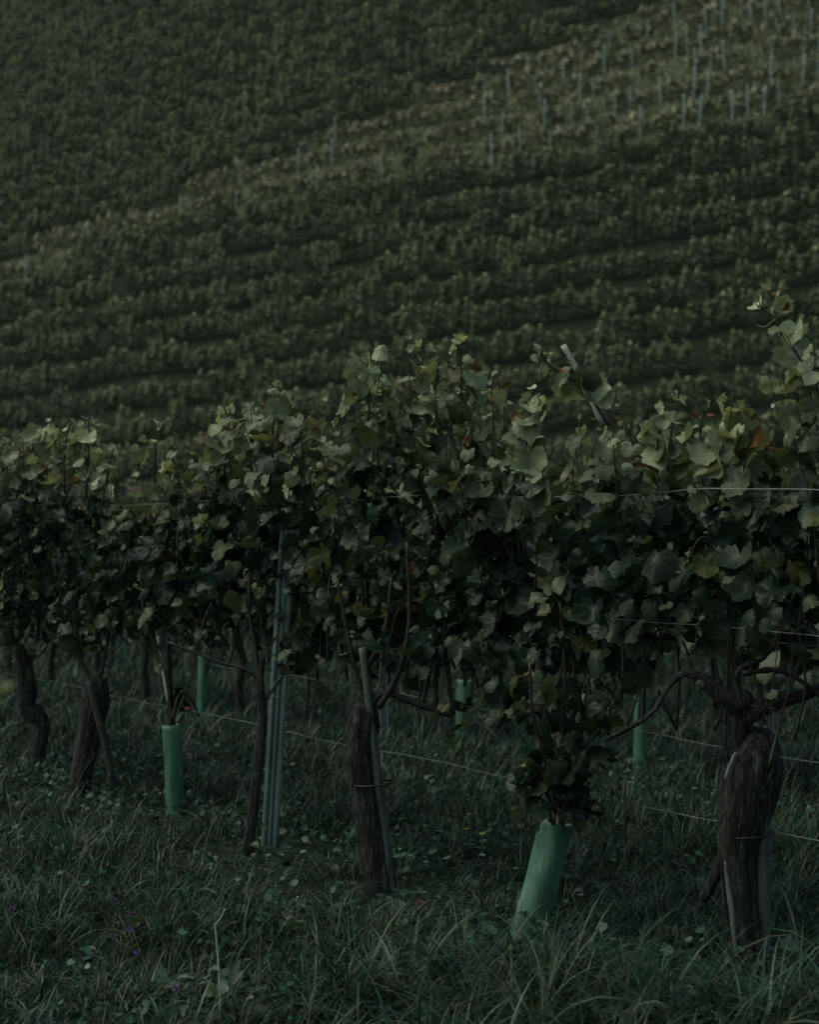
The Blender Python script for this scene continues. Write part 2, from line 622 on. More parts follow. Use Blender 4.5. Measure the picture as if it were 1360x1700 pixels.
    stamp(fol, templates, pos, tip, nor, smax * (.35 + .8 * rnd.random(n) ** 1.4), leaf_cols(n, young, rnd), rnd)
    return fol.build('foliage', LEAF, root)


def pix_path(pts, d, per=6, zshift=0., dd=None):
    """traced centre line: (column, row, width) at distance d -> smooth 3D path and radii"""
    p = np.array([list(pt(a[0], a[1], d + (dd[i] if dd else 0))) + [a[2] / 2 / F * d] for i, a in enumerate(pts)])
    p[:, 2] += zshift
    s = spline(p, per)
    return s[:, :3], np.maximum(s[:, 3], .0015)


def bark_mult(K, n, rnd, amp=.12, lumps=.12):
    th = np.linspace(0, 2 * np.pi, n, endpoint=False)[None]
    z = np.arange(K)[:, None] / 6.
    m = np.ones((K, n))
    for k in (3, 5, 7, 9):
        m += amp * .5 * np.sin(k * th + rnd.uniform(0, 6) + .8 * np.sin(z * rnd.uniform(.3, 1.3) + rnd.uniform(0, 6))) / (1 + .12 * k)
    for _ in range(4):
        m += lumps * .45 * np.sin(th * rnd.integers(1, 3) + z * rnd.uniform(.5, 2.2) + rnd.uniform(0, 6))
    for k in (11, 17, 23):
        if n >= 20:
            m += .035 * np.abs(np.sin(k * .5 * th + rnd.uniform(0, 6) + .7 * np.sin(z * rnd.uniform(.4, 1.2)))) * (.5 + .5 * np.sin(z * rnd.uniform(.8, 2) + 3 * th))
    return m + rnd.normal(0, amp * .22, (K, n))


def trunk_part(root, specs, rnd, name='trunk', n=22, tint=(1, 1, 1), strips=0):
    mb = MB()
    for path, rad in specs:
        nn = n if rad.max() > .02 else 9
        mult = bark_mult(len(path), nn, rnd) if rad.max() > .012 else None
        add_tube(mb, path, rad, nn, mult, col=np.array(tint))
        for _ in range(strips):                  # loose, peeling fibres of bark
            i0 = rnd.integers(0, max(1, len(path) - 6)); L = int(rnd.integers(5, 14)); i1 = min(len(path) - 1, i0 + L)
            if i1 - i0 < 3:
                continue
            q = np.arange(i0, i1 + 1); u = np.linspace(0, 1, len(q))
            a0 = rnd.uniform(0, 2 * np.pi); da = rnd.normal(0, .25)
            tn = unit(np.gradient(path, axis=0))[q]
            e1 = unit(np.cross(tn, np.array([0, 1., .05]))); e2 = np.cross(tn, e1)
            an = (a0 + da * u)[:, None]
            dr = np.cos(an) * e1 + np.sin(an) * e2
            lift = 1.03 + rnd.uniform(0, .05) + rnd.uniform(.02, .22) * np.abs(u - rnd.uniform(.2, .8)) ** 2
            c = path[q] + dr * (rad[q] * lift)[:, None]
            wd = rnd.uniform(.0012, .0042) * np.sin(np.pi * (.08 + .84 * u))[:, None]
            sd = np.cross(tn, dr)
            v = np.concatenate([c - sd * wd, c + sd * wd, c + dr * wd * .9])
            m_ = len(q); k = np.arange(m_ - 1)
            f = np.concatenate([np.stack([A * m_ + k, B * m_ + k, B * m_ + k + 1, A * m_ + k + 1], 1) for A, B in ((0, 2), (2, 1), (1, 0))])
            mb.add(v, f, np.array(tint) * rnd.choice([.7, 1.1, 1.8, 2.6]))
    return mb.build(name, BARK, root)


def root_at(name, px, d, label, cat, group=None):
    x = (px - CX) / F * d
    return empty(name, (x, d, gz(x, d)), label, cat, group)


VG = 'vines of the nearest row'
PITCH = .84
rd = np.random.default_rng


def pe(pts, d, w0=8., w1=4., leaf=True, dd=None):
    """an extra shoot traced on the picture plane at distance d"""
    k = len(pts)
    p, r = pix_path([(a, b, w0 + (w1 - w0) * i / (k - 1)) for i, (a, b) in enumerate(pts)], d, 6, 0, dd)
    return (p, r, leaf)


near = []
# the vine just past the right edge: only its canopy reaches into the picture
d0 = 4.72
r_ = root_at('grapevine', 1640, d0, 'vine at the right edge with one tall tendrilled shoot rising above the row', 'grapevine', VG)
trunk_part(r_, [pix_path([(1640, 1750, 60), (1634, 1560, 52), (1640, 1350, 56), (1632, 1180, 40)], d0)], rd(1))
ex = [pe([(1362, 735), (1345, 650), (1325, 590), (1300, 560), (1289, 530), (1283, 500), (1275, 482)], 5.0, 4.2, 2, 'young'),
      pe([(1390, 800), (1370, 700), (1352, 620), (1350, 570)], 4.9, 4.2, 2, 'young')]
vine_canopy(r_, -1.05, -.40, 0, top1, bot1, .78, 12, rd(21), LEAVES_HI, 130, extra=ex)
td = MB()
for pts in ([(1284, 503), (1272, 508), (1260, 509), (1254, 503), (1257, 499), (1262, 504), (1258, 511)],
            [(1291, 528), (1280, 536), (1270, 543), (1258, 541)]):
    p, r = pix_path([(a, b, 2.4) for a, b in pts], 5.0)
    add_tube(td, p, r, 6, col=np.array([.16, .16, .09]))
td.build('tendril', CANE, r_)
near.append(r_)

# the old gnarled vine
d1 = 5.385
r_ = root_at('grapevine', 1245, d1, 'old thick vine with gnarled bare trunk and two twisted arms, nearest on the right', 'grapevine', VG)
p1 = pix_path([(1246, 1650, 66), (1240, 1580, 60), (1229, 1480, 56), (1228, 1400, 64), (1238, 1340, 84), (1246, 1292, 90), (1256, 1250, 78), (1262, 1224, 54), (1264, 1208, 26)], d1)
p2 = pix_path([(1238, 1310, 50), (1226, 1250, 44), (1225, 1205, 42), (1232, 1172, 46), (1230, 1146, 26)], d1 + .015)
trunk_part(r_, [p1, p2], rd(2), n=64, strips=120)
for pts in ([(1232, 1172, 36), (1192, 1150, 26), (1162, 1126, 18), (1135, 1118, 12), (1110, 1140, 9), (1085, 1180, 8), (1050, 1205, 8), (1005, 1228, 6)],
            [(1238, 1190, 34), (1275, 1170, 28), (1310, 1158, 24), (1345, 1150, 16), (1400, 1118, 12)]):
    trunk_part(r_, [pix_path(pts, d1 - .02)], rd(3), 'arm', n=20, strips=14)
trunk_part(r_, [pix_path([(1214, 1395, 24), (1190, 1446, 20), (1166, 1495, 17)], d1 + .02)], rd(4), 'broken_stub', n=14, tint=(.6, .6, .6))
st = MB()
p, r = pix_path([(1205, 1430, 5), (1210, 1470, 10), (1216, 1510, 11), (1219, 1545, 9), (1224, 1592, 5)], d1 - .045)
add_tube(st, p, r, 8, col=np.array([3.2, 3.4, 3.8]))
st.build('bare_wood_strip', BAREWOOD, r_); st = MB()
p, r = pix_path([(1222, 1248, 6), (1211, 1275, 8), (1204, 1292, 5)], d1 - .06)
add_tube(st, p, r, 8, col=np.array([3.2, 3.3, 3.6]))
st.build('bare_wood_strip', BAREWOOD, r_)
ex = [pe([(1228, 1160), (1226, 1115), (1262, 1095), (1288, 1065), (1295, 1030)], d1, 14, 6, False),
      pe([(1232, 1118), (1290, 1112), (1330, 1130), (1375, 1165)], d1 - .03, 10, 8, False),
      pe([(1180, 1140), (1150, 1110), (1148, 1085), (1160, 1060)], d1, 8, 5, False),
      pe([(1150, 1122), (1142, 1085), (1132, 1060)], d1, 6, 4, False),
      pe([(1215, 660), (1212, 700), (1200, 760), (1190, 830)][::-1], d1, 3.6, 2, 'young'),
      pe([(1285, 800), (1286, 740), (1290, 690), (1288, 668)], d1, 3.6, 2, 'young'),
      pe([(1110, 790), (1114, 730), (1118, 690), (1112, 655)], d1 + .2, 3.6, 2, 'young')]
vine_canopy(r_, -.40, .42, 0, top1, bot1, .80, 15, rd(22), LEAVES_HI, 190, extra=ex)
near.append(r_)

# the young vine in the big leaning guard
d2 = 5.92
r_ = root_at('grapevine', 885, d2, 'young vine whose leaves hang over the large leaning green tube', 'grapevine', VG)
trunk_part(r_, [pix_path([(890, 1560, 30), (925, 1370, 24), (930, 1310, 18), (918, 1240, 14), (906, 1180, 10)], d2)], rd(5))
ex = [pe([(930, 1310), (935, 1200), (938, 1115), (930, 1000)], d2, 8, 5, True),
      pe([(925, 1330), (905, 1250), (885, 1190), (880, 1100)], d2 - .05, 8, 5, 'all'),
      pe([(930, 1340), (960, 1290), (1000, 1270), (1020, 1320)], d2 - .08, 7, 4, 'all'),
      pe([(925, 1350), (900, 1300), (880, 1260), (862, 1290)], d2 - .08, 7, 4, 'all'),
      pe([(928, 1355), (945, 1320), (952, 1280), (940, 1250)], d2 - .12, 6, 4, 'all'),
      pe([(930, 1365), (955, 1340), (985, 1330), (1005, 1345)], d2 - .1, 6, 4, 'all'),
      pe([(926, 1330), (930, 1345), (934, 1362), (936, 1385)], d2 - .09, 4, 3, 'all'),
      pe([(912, 1330), (902, 1345), (897, 1362), (893, 1380)], d2 - .09, 4, 3, 'all'),
      pe([(940, 1330), (952, 1345), (960, 1365), (963, 1390)], d2 - .09, 4, 3, 'all'),
      pe([(920, 1310), (918, 1330), (914, 1345), (912, 1365)], d2 - .11, 4, 3, 'all'),
      pe([(920, 1370), (905, 1335), (890, 1320), (878, 1340)], d2 - .1, 6, 4, 'all'),
      pe([(928, 1365), (938, 1350), (948, 1352), (960, 1380)], d2 - .13, 6, 4, 'all'),
      pe([(930, 1330), (915, 1300), (925, 1260), (920, 1220)], d2 - .13, 6, 4, 'all'),
      pe([(940, 1260), (970, 1240), (1000, 1200), (1010, 1150)], d2 - .05, 6, 4, 'all'),
      pe([(1012, 705), (1000, 690), (985, 665), (958, 635), (928, 618), (908, 602), (897, 580)], d2 - .05, 5, 3, 'young'),
      pe([(868, 800), (874, 740), (880, 690), (884, 645)], d2 - .05, 5, 3, 'young')]
vine_canopy(r_, .42, 1.25, 0, top1, bot1, .74, 15, rd(23), LEAVES_HI, 200, extra=ex)
td = MB()
p, r = pix_path([(904, 602, 2.4), (898, 612, 2.4), (897, 625, 2.2), (902, 626, 2), (905, 621, 2), (901, 617, 2), (898, 622, 2), (896, 633, 2)], d2 - .05)
add_tube(td, p, r, 6, col=np.array([.16, .16, .09]))
td.build('tendril', CANE, r_)
near.append(r_)

# stout vine in the middle
d3 = 6.53
r_ = root_at('grapevine', 632, d3, 'stout upright vine in the middle, its crown the tallest of the row', 'grapevine', VG)
trunk_part(r_, [pix_path([(634, 1500, 54), (623, 1420, 48), (613, 1350, 46), (605, 1290, 48), (600, 1230, 46), (604, 1195, 46), (606, 1168, 32)], d3)], rd(6), n=48, strips=80)
ex = [pe([(628, 1175), (655, 1130), (672, 1080), (680, 1020), (676, 900)], d3 - .03, 12, 6, True),
      pe([(610, 1172), (590, 1110), (575, 1040), (560, 960)], d3, 8, 5, True),
      pe([(606, 1170), (612, 1110), (640, 1040), (650, 960)], d3, 8, 5, True),
      pe([(612, 1172), (640, 1150), (690, 1168), (750, 1188)], d3 - .02, 13, 9, False),
      pe([(700, 1172), (712, 1120), (722, 1050), (725, 960)], d3, 9, 5, True),
      pe([(724, 1182), (724, 1110), (728, 1040), (735, 950)], d3, 8, 5, True),
      pe([(752, 1188), (745, 1120), (738, 1050), (745, 950)], d3, 9, 5, True),
      pe([(612, 700), (614, 650), (620, 615), (640, 585)], d3 - .1, 3.6, 2, 'young'),
      pe([(768, 700), (766, 640), (765, 600), (768, 565)], d3, 3.6, 2, 'young'),
      pe([(700, 700), (700, 640), (702, 600), (705, 575)], d3, 3.6, 2, 'young')]
vine_canopy(r_, 1.25, 2.08, 0, top1, bot1, .80, 16, rd(24), LEAVES_HI, 210, extra=ex)
near.append(r_)

# slender vine by the post
d4 = 7.22
r_ = root_at('grapevine', 410, d4, 'slender dark vine stem leaning just left of the grey ribbed post', 'grapevine', VG)
trunk_part(r_, [pix_path([(409, 1430, 19), (421, 1330, 18), (430, 1250, 17), (436, 1190, 17), (432, 1130, 13), (436, 1090, 10)], d4)], rd(7), n=14)
ex = [pe([(432, 1130), (410, 1112), (360, 1098), (280, 1066)], d4, 6, 4, False),
      pe([(436, 1170), (470, 1120), (500, 1090), (520, 1000)], d4, 5, 4, True),
      pe([(430, 1150), (425, 1080), (415, 1020), (414, 950)], d4, 7, 5, True),
      pe([(452, 760), (454, 700), (458, 660), (462, 638)], d4, 3.6, 2, 'young')]
vine_canopy(r_, 2.08, 2.92, 0, top1, bot1, .78, 15, rd(25), LEAVES_HI, 190, extra=ex)
near.append(r_)

# vine in the left guard
d5 = 8.2
r_ = root_at('grapevine', 289, d5, 'thin vine with one upright leafy shoot, growing from the mottled green tube on the left', 'grapevine', VG)
trunk_part(r_, [pix_path([(290, 1345, 15), (286, 1205, 13), (281, 1140, 11), (280, 1060, 8)], d5)], rd(8), n=12)
ex = [pe([(286, 1195), (300, 1150), (318, 1160), (330, 1190)], d5 - .03, 6, 4, 'all'),
      pe([(282, 1150), (262, 1080), (240, 1020), (236, 960)], d5, 7, 5, True),
      pe([(256, 830), (257, 780), (258, 740), (258, 700)], d5, 5, 3, 'young'),
      pe([(372, 800), (376, 740), (380, 700), (382, 676)], d5 - .4, 3.6, 2, 'young')]
vine_canopy(r_, 2.92, 3.76, 0, top1, bot1, .76, 15, rd(26), LEAVES_HI, 170, extra=ex)
near.append(r_)

d6 = 8.7
r_ = root_at('grapevine', 132, d6, 'dark vine with a leaning trunk crossed by a thin dark stake', 'grapevine', VG)
trunk_part(r_, [pix_path([(126, 1330, 40), (139, 1270, 35), (150, 1215, 38), (158, 1165, 42), (163, 1125, 28)], d6)], rd(9), n=28, strips=40)
ex = [pe([(160, 1140), (172, 1100), (180, 1040), (178, 980)], d6, 8, 5, True),
      pe([(158, 1140), (130, 1090), (110, 1060), (100, 1000)], d6, 8, 5, True),
      pe([(142, 830), (146, 770), (148, 730), (146, 692)], d6, 3.6, 2, 'young'),
      pe([(108, 820), (106, 770), (110, 730), (116, 702)], d6, 3.6, 2, 'young'),
      pe([(80, 810), (76, 760), (72, 725), (74, 702)], d6 + .2, 3.6, 2, 'young'),
      pe([(170, 840), (178, 790), (184, 760), (190, 742)], d6 - .1, 3.6, 2, 'young')]
vine_canopy(r_, 3.76, 4.62, 0, top1, bot1, .76, 14, rd(27), LEAVES_HI, 170, extra=ex)
near.append(r_)

d7 = 9.44
r_ = root_at('grapevine', 62, d7, 'vine with a crooked S-bent trunk farthest left', 'grapevine', VG)
trunk_part(r_, [pix_path([(60, 1290, 24), (66, 1235, 23), (70, 1203, 23), (60, 1186, 28), (46, 1172, 26), (46, 1140, 28), (39, 1100, 24), (30, 1070, 16)], d7)], rd(10), n=28, strips=30)
ex = [pe([(36, 1100), (22, 1060), (10, 1010), (5, 950)], d7, 8, 5, True),
      pe([(44, 1120), (60, 1070), (66, 1000), (64, 950)], d7, 8, 5, True)]
vine_canopy(r_, 4.62, 5.5, 0, top1, bot1, .76, 14, rd(28), LEAVES_HI, 170, extra=ex)
near.append(r_)

xy = row_xy(6.15)
r_ = empty('grapevine', (xy[0], xy[1], gz(*xy)), 'vine at the left edge of which only outer leaves show', 'grapevine', VG)
bx = (xy[0] / xy[1]) * F + CX
trunk_part(r_, [pix_path([(bx, 1262, 24), (bx + 6, 1180, 22), (bx, 1100, 20)], xy[1])], rd(11), n=16)
vine_canopy(r_, 5.5, 6.3, 0, top1, bot1, .76, 12, rd(29), LEAVES_HI, 120)
c = r_.copy(); COL.objects.link(c)               # the row goes on to the left of the frame
xy = row_xy(7.0); c.location = (xy[0], xy[1], gz(*xy)); c['label'] = 'vine of the nearest row standing just past the left edge'
for ch in r_.children:
    e = ch.copy(); COL.objects.link(e); e.parent = c

# ------------------------------------------------------------------ posts, stakes and guards of the near row
def ribbed_post(px0, py0, px1, py1, w, d, name, label, m=GALV, cat='post', group=None, ties=()):
    """a rolled steel trellis post: open channel with pressed ribs"""
    a, b = pt(px0, py0, d), pt(px1, py1, d)
    g = gz(a[0], a[1])
    root = empty(name, (a[0], a[1], g), label, cat, group)
    hw, dp = w / 2 / F * d, w * .36 / F * d
    sec = [(-hw, dp), (-hw, 0), (-hw * .8, -.12 * dp), (-hw * .55, -.12 * dp), (-hw * .42, .3 * dp), (-hw * .2, .3 * dp), (-hw * .1, -.1 * dp), (hw * .1, -.1 * dp),
           (hw * .2, .3 * dp), (hw * .42, .3 * dp), (hw * .55, -.12 * dp), (hw * .8, -.12 * dp), (hw, 0), (hw, dp)]
    inn = [(x * .93 if abs(x) < hw * .9 else x - np.sign(x) * .0025, y + .0028 if abs(x) < hw * .9 else y) for x, y in sec][::-1]
    ring = np.array(sec + inn)
    n = len(ring)
    K = 24
    s = np.linspace(0, 1, K)[:, None]
    a2 = a.copy(); a2[2] = g - .06
    cen = a2 * (1 - s) + b * s
    side = np.array([1., -.1, 0]); side /= np.linalg.norm(side)
    fw = np.array([.1, 1., 0]); fw /= np.linalg.norm(fw)
    v = (cen[:, None] + ring[None, :, 0, None] * side + ring[None, :, 1, None] * fw).reshape(-1, 3)
    i, j = np.meshgrid(np.arange(K - 1), np.arange(n), indexing='ij')
    f = np.stack([i * n + j, i * n + (j + 1) % n, (i + 1) * n + (j + 1) % n, (i + 1) * n + j], -1).reshape(-1, 4)
    mb = MB(); mb.add(v, f)
    capq = np.array([[(K - 1) * n + k, (K - 1) * n + k + 1, (K - 1) * n + n - 2 - k, (K - 1) * n + n - 1 - k] for k in range(len(sec) - 1)])
    mb.f.append((capq, 0))
    mb.build('post_shaft', m, root, smooth=False)
    for py in ties:
        k = (py - py0) / (py1 - py0)
        c = pt(px0 + (px1 - px0) * k, py, d)
        th = np.linspace(0, 2 * np.pi, 17)
        p = np.stack([c[0] + np.cos(th) * hw * 1.12, c[1] + dp * .4 + np.sin(th) * dp * .85, c[2] + np.sin(th * 2) * .002], 1)
        t_ = MB(); add_tube(t_, p, .0016, 5)
        t_.build('wire_tie', WIRE, root)
    return root


ribbed_post(445, 1420, 478, 880, 27, 7.36, 'trellis_post', 'tall grey ribbed metal post with wire ties, left of the middle vine', ties=(1095, 1156))


def stake(pts, d, m, name, label, cat='stake', group=None, n=9, tie=None, sq=.12):
    x0 = pt(pts[0][0], pts[0][1], d)
    root = empty(name, (x0[0], x0[1], min(gz(x0[0], x0[1]), x0[2] + .05)), label, cat, group)
    p, r = pix_path(pts, d, 6)
    mult = 1 + sq * np.cos(4 * np.linspace(0, 2 * np.pi, n, endpoint=False))[None] + rng.normal(0, .03, (len(p), n))
    mb = MB(); add_tube(mb, p, r, n, mult)
    mb.build('stake_shaft', m, root)
    if tie:
        c = pt(tie[0], tie[1], d)
        th = np.linspace(0, 2 * np.pi, 25)
        w = tie[2] / 2 / F * d
        q = np.stack([c[0] + np.cos(th) * w, c[1] + np.sin(th) * w * tie[3], c[2] + .006 * np.cos(th)], 1)
        t_ = MB(); add_tube(t_, q, .004, 6)
        t_.build('tie_band', RUBBER, root)
    return root


stake([(1266, 1640, 25), (1266, 1480, 25), (1266, 1325, 24)], 5.37, WOOD, 'wooden_stake', 'grey weathered stake strapped to the right of the old gnarled trunk', tie=(1243, 1384, 82, .8))
stake([(649, 1492, 15), (638, 1380, 15), (625, 1280, 15), (612, 1160, 14), (602, 1075, 13)], 6.5, WOOD, 'wooden_stake', 'grey weathered stake leaning along the stout middle trunk', tie=(622, 1300, 66, .8))
stake([(189, 1312, 12), (176, 1240, 12), (160, 1180, 12), (148, 1130, 11)], 8.62, DARKWOOD, 'wooden_stake', 'thin dark stake crossing the leaning trunk at the left')
stake([(924, 1400, 8), (940, 1265, 8), (955, 1210, 8), (970, 1152, 7)], 5.88, PALEWOOD, 'bamboo_cane', 'pale tilted cane above the large leaning green tube', n=8, sq=0)
stake([(289, 1340, 7), (286, 1205, 7), (276, 1140, 7), (262, 1055, 6)], 8.2, PALEWOOD, 'bamboo_cane', 'pale thin cane standing in the mottled green tube on the left', n=8, sq=0)
stake([(1000, 705, 10), (968, 632, 10), (935, 573, 10)], 6.2, PALEWOOD, 'bamboo_cane', 'pale cane end poking slantwise out of the canopy top', n=8, sq=0)


def grow_tube(px0, py0, px1, py1, w, d, label, seed, group='green grow tubes on the vines', ring_lines=()):
    r = rd(seed)
    a, b = pt(px0, py0, d), pt(px1, py1, d)
    a[2] = min(a[2], gz(a[0], a[1]) - .01) if abs(a[2] - gz(a[0], a[1])) < .12 else a[2] - .03
    K, n = 22, 28
    s = np.linspace(0, 1, K)[:, None]
    path = a * (1 - s) + b * s
    th = np.linspace(0, 2 * np.pi, n, endpoint=False)[None]
    mult = 1 + .06 * np.cos(4 * th + .5) + .03 * np.sin(2 * th + s * 3 + seed) + .025 * np.sin(3 * th - s * 9) + r.normal(0, .006, (K, n))
    mult = mult * (1 + .05 * np.exp(-((s - 1) / .05) ** 2))
    R = w / 2 / F * d
    mb = MB()
    o = tube(path, R, n, mult, False)[0]
    i_ = tube(path, R - .004, n, mult, False)[0]
    mb.add(*o); mb.add(i_[0], i_[1][:, ::-1])
    K1 = (K - 1) * n
    rim = np.array([[K1 + k, K1 + (k + 1) % n, K * n + K1 + (k + 1) % n, K * n + K1 + k] for k in range(n)])
    mb.f.append((rim, 0))
    ob = mb.build('grow_tube', GUARD)
    return tag(ob, label, 'grow tube', group)


grow_tube(874, 1560, 926, 1362, 55, d2, 'large green plastic tube leaning right, nearest and biggest of the tubes', 3)
grow_tube(291, 1345, 285, 1203, 29, d5, 'mottled green plastic tube in the near row at the left', 4)

# ------------------------------------------------------------------ trellis wires
def wire(name, label, pts, r=.0015, m=WIRE, group='trellis wires'):
    p = spline(np.array(pts), 8)
    k = np.arange(len(p))
    p[:, 2] += .002 * np.sin(k * .31) + .0012 * np.sin(k * .83 + 1)
    mb = MB(); add_tube(mb, p, r, 6)
    return tag(mb.build(name, m), label, 'wire', group)


def row_wire(h, sag, off=0., q=0., t0=-1.5, t1=6.8, slope=0.):
    pts = []
    for t in np.linspace(t0, t1, 22):
        xy = row_xy(t, off, q)
        base = gz(*xy) if off > 0 else 0.
        pts.append([xy[0], xy[1], base + h + slope * t - sag * abs(math.sin(t * 1.9 + h * 7))])
    return pts


wire('trellis_wire', 'lowest pale wire of the near row, knee high above the grass', row_wire(.475, .012, 0, .035))
wire('trellis_wire', 'second wire up on the near row, where the canes are tied', row_wire(.725, .015, 0, .03), .0016)
wire('trellis_wire', 'front one of the twin wires just under the near canopy', [(*row_xy(t, 0, -.13 + .2 * smoothstep(.5, 1.3, t)), 1.12 - .01 * abs(math.sin(t * 2))) for t in np.linspace(-1.5, 6.8, 22)])
wire('trellis_wire', 'rear one of the twin wires just under the near canopy', row_wire(1.07, .015, 0, .1), .0017)
wire('trellis_wire', 'topmost wire crossing the leaves of the near row', [(*row_xy(t, 0, -.20 + .17 * smoothstep(-.05, .55, t)), 1.55 - .02 * t - .02 * abs(math.sin(t * 2))) for t in np.linspace(-1.5, 6.8, 22)], .0017)
wire('trellis_wire', 'thin dark wire strung low along the second row', row_wire(.75, .02, 2.5, -.05, 1, 12), .0017)

# ------------------------------------------------------------------ rows behind
def topb(t): return 1.72 + .09 * np.sin(t * 2.3) + .06 * np.sin(t * 5.1 + 1)
def botb(t): return .74 + .08 * np.sin(t * 1.7 + 2) + .05 * np.sin(t * 6.1)


def back_vine(t, off, seed, label, group, wpx=24, lean=.0, guard=False, thin=False):
    r = rd(seed)
    xy = row_xy(t, off); z = gz(*xy)
    root = empty('grapevine', (xy[0], xy[1], z), label, 'grapevine', group)
    R = (.012 if (guard or thin) else .032)
    pts = [[xy[0] + lean * h + r.normal(0, .012) * (h > 0), xy[1] + r.normal(0, .012), z - .05 + h] for h in np.linspace(0, .86, 6)]
    s = spline(pts, 5)
    mb = MB()
    add_tube(mb, s, np.linspace(R * 1.15, R * .8, len(s)), 14, bark_mult(len(s), 14, r), col=np.array([1., 1, 1]))
    mb.build('trunk', BARK, root)
    sh = []
    for k in range(7):
        a = np.array([s[-1][0], s[-1][1], s[-1][2] - .02]); e = row_xy(t + r.uniform(-.4, .4), off, r.normal(0, .1))
        p = spline([a, [a[0] * .6 + e[0] * .4, a[1] * .6 + e[1] * .4, z + .95], [e[0], e[1], z + 1.3]], 5)
        sh.append((p, np.linspace(.006, .004, len(p)), False))
    vine_canopy(root, t - .42, t + .42, off, topb, botb, .72, 11, r, LEAVES_LO, 230, .075, .12, z, sh)
    return root


G2 = 'vines of the second row'
back = [(1.25, 0, 'vine of the second row at the right edge behind the old gnarled vine'),
        (2.1, 0, 'dark upright trunk behind the right arm of the old gnarled vine, second row'),
        (2.94, 1, 'second-row vine above the dim green tube right of the leaning tube'),
        (3.72, 0, 'second-row vine hidden behind the hanging leaves over the leaning green tube'),
        (4.455, 1, 'second-row vine above the green tube right of the middle trunk'),
        (5.25, 2, 'second-row vine beside the grey stake just right of the middle trunk'),
        (6.17, 2, 'second-row thin stem between the ribbed post and the middle trunk'),
        (7.0, 0, 'second-row vine just left behind the ribbed post'),
        (7.52 + .05, 1, 'second-row vine above the slim bright green tube at the left'),
        (8.4, 0, 'second-row vine behind the mottled green tube at the left'),
        (9.25, 0, 'second-row vine behind the trunk crossed by the dark stake'),
        (10.1, 0, 'second-row vine behind the crooked S-bent trunk'),
        (10.95, 0, 'second-row vine at the far left edge')]
for i, (t, kind, lab) in enumerate(back):
    back_vine(t, 2.5, 300 + i, lab, G2, guard=kind == 1, thin=kind == 2)
for t, w, top_, lab in ((2.94, 23, 1140, 'dim green tube behind, right of the large leaning tube'),
                        (4.455, 22, 1128, 'green tube behind, just right of the middle trunk'),
                        (7.54, 17, 1088, 'slim bright green tube behind, left of the ribbed post')):
    xy = row_xy(t, 2.5); d = xy[1]; px = xy[0] / d * F + CX
    yb = HY + (EYE - gz(*xy)) * F / d
    grow_tube(px - 1, yb + 4, px + 2, top_, w, d - .01, lab, int(t * 10))
xy = row_xy(5.25, 2.5)
px = xy[0] / xy[1] * F + CX
ribbed_post(px, HY + (EYE - gz(*xy)) * F / xy[1], px - 4, 900, 15, xy[1] - .05, 'trellis_post', 'grey post behind, just right of the middle trunk')
xy = row_xy(2.05, 2.5); px = xy[0] / xy[1] * F + CX
ribbed_post(px + 2, HY + (EYE - gz(*xy)) * F / xy[1], px + 2, 880, 18, xy[1] - .06, 'trellis_post', 'grey post in front of the dark trunk at the right edge')

# third and fourth row: four vine shapes, copied
G3 = 'vines of the rows behind the second'
protos = []
for k in range(4):
    protos.append(back_vine([4.67, 5.6, 6.5, 7.4][k], 5.0, 500 + k, 'dim vine in the grass behind the second row', G3, thin=(k == 1)))
for off, ts in ((5.0, np.arange(8.3, 16.5, .9)), (7.5, np.arange(6.5, 20, .95))):
    for k, t in enumerate(ts):
        src = protos[k % 4]
        xy = row_xy(t, off)
        c = src.copy(); COL.objects.link(c)
        c.location = (xy[0], xy[1], gz(*xy))
        for ch in src.children:
            e = ch.copy(); COL.objects.link(e); e.parent = c

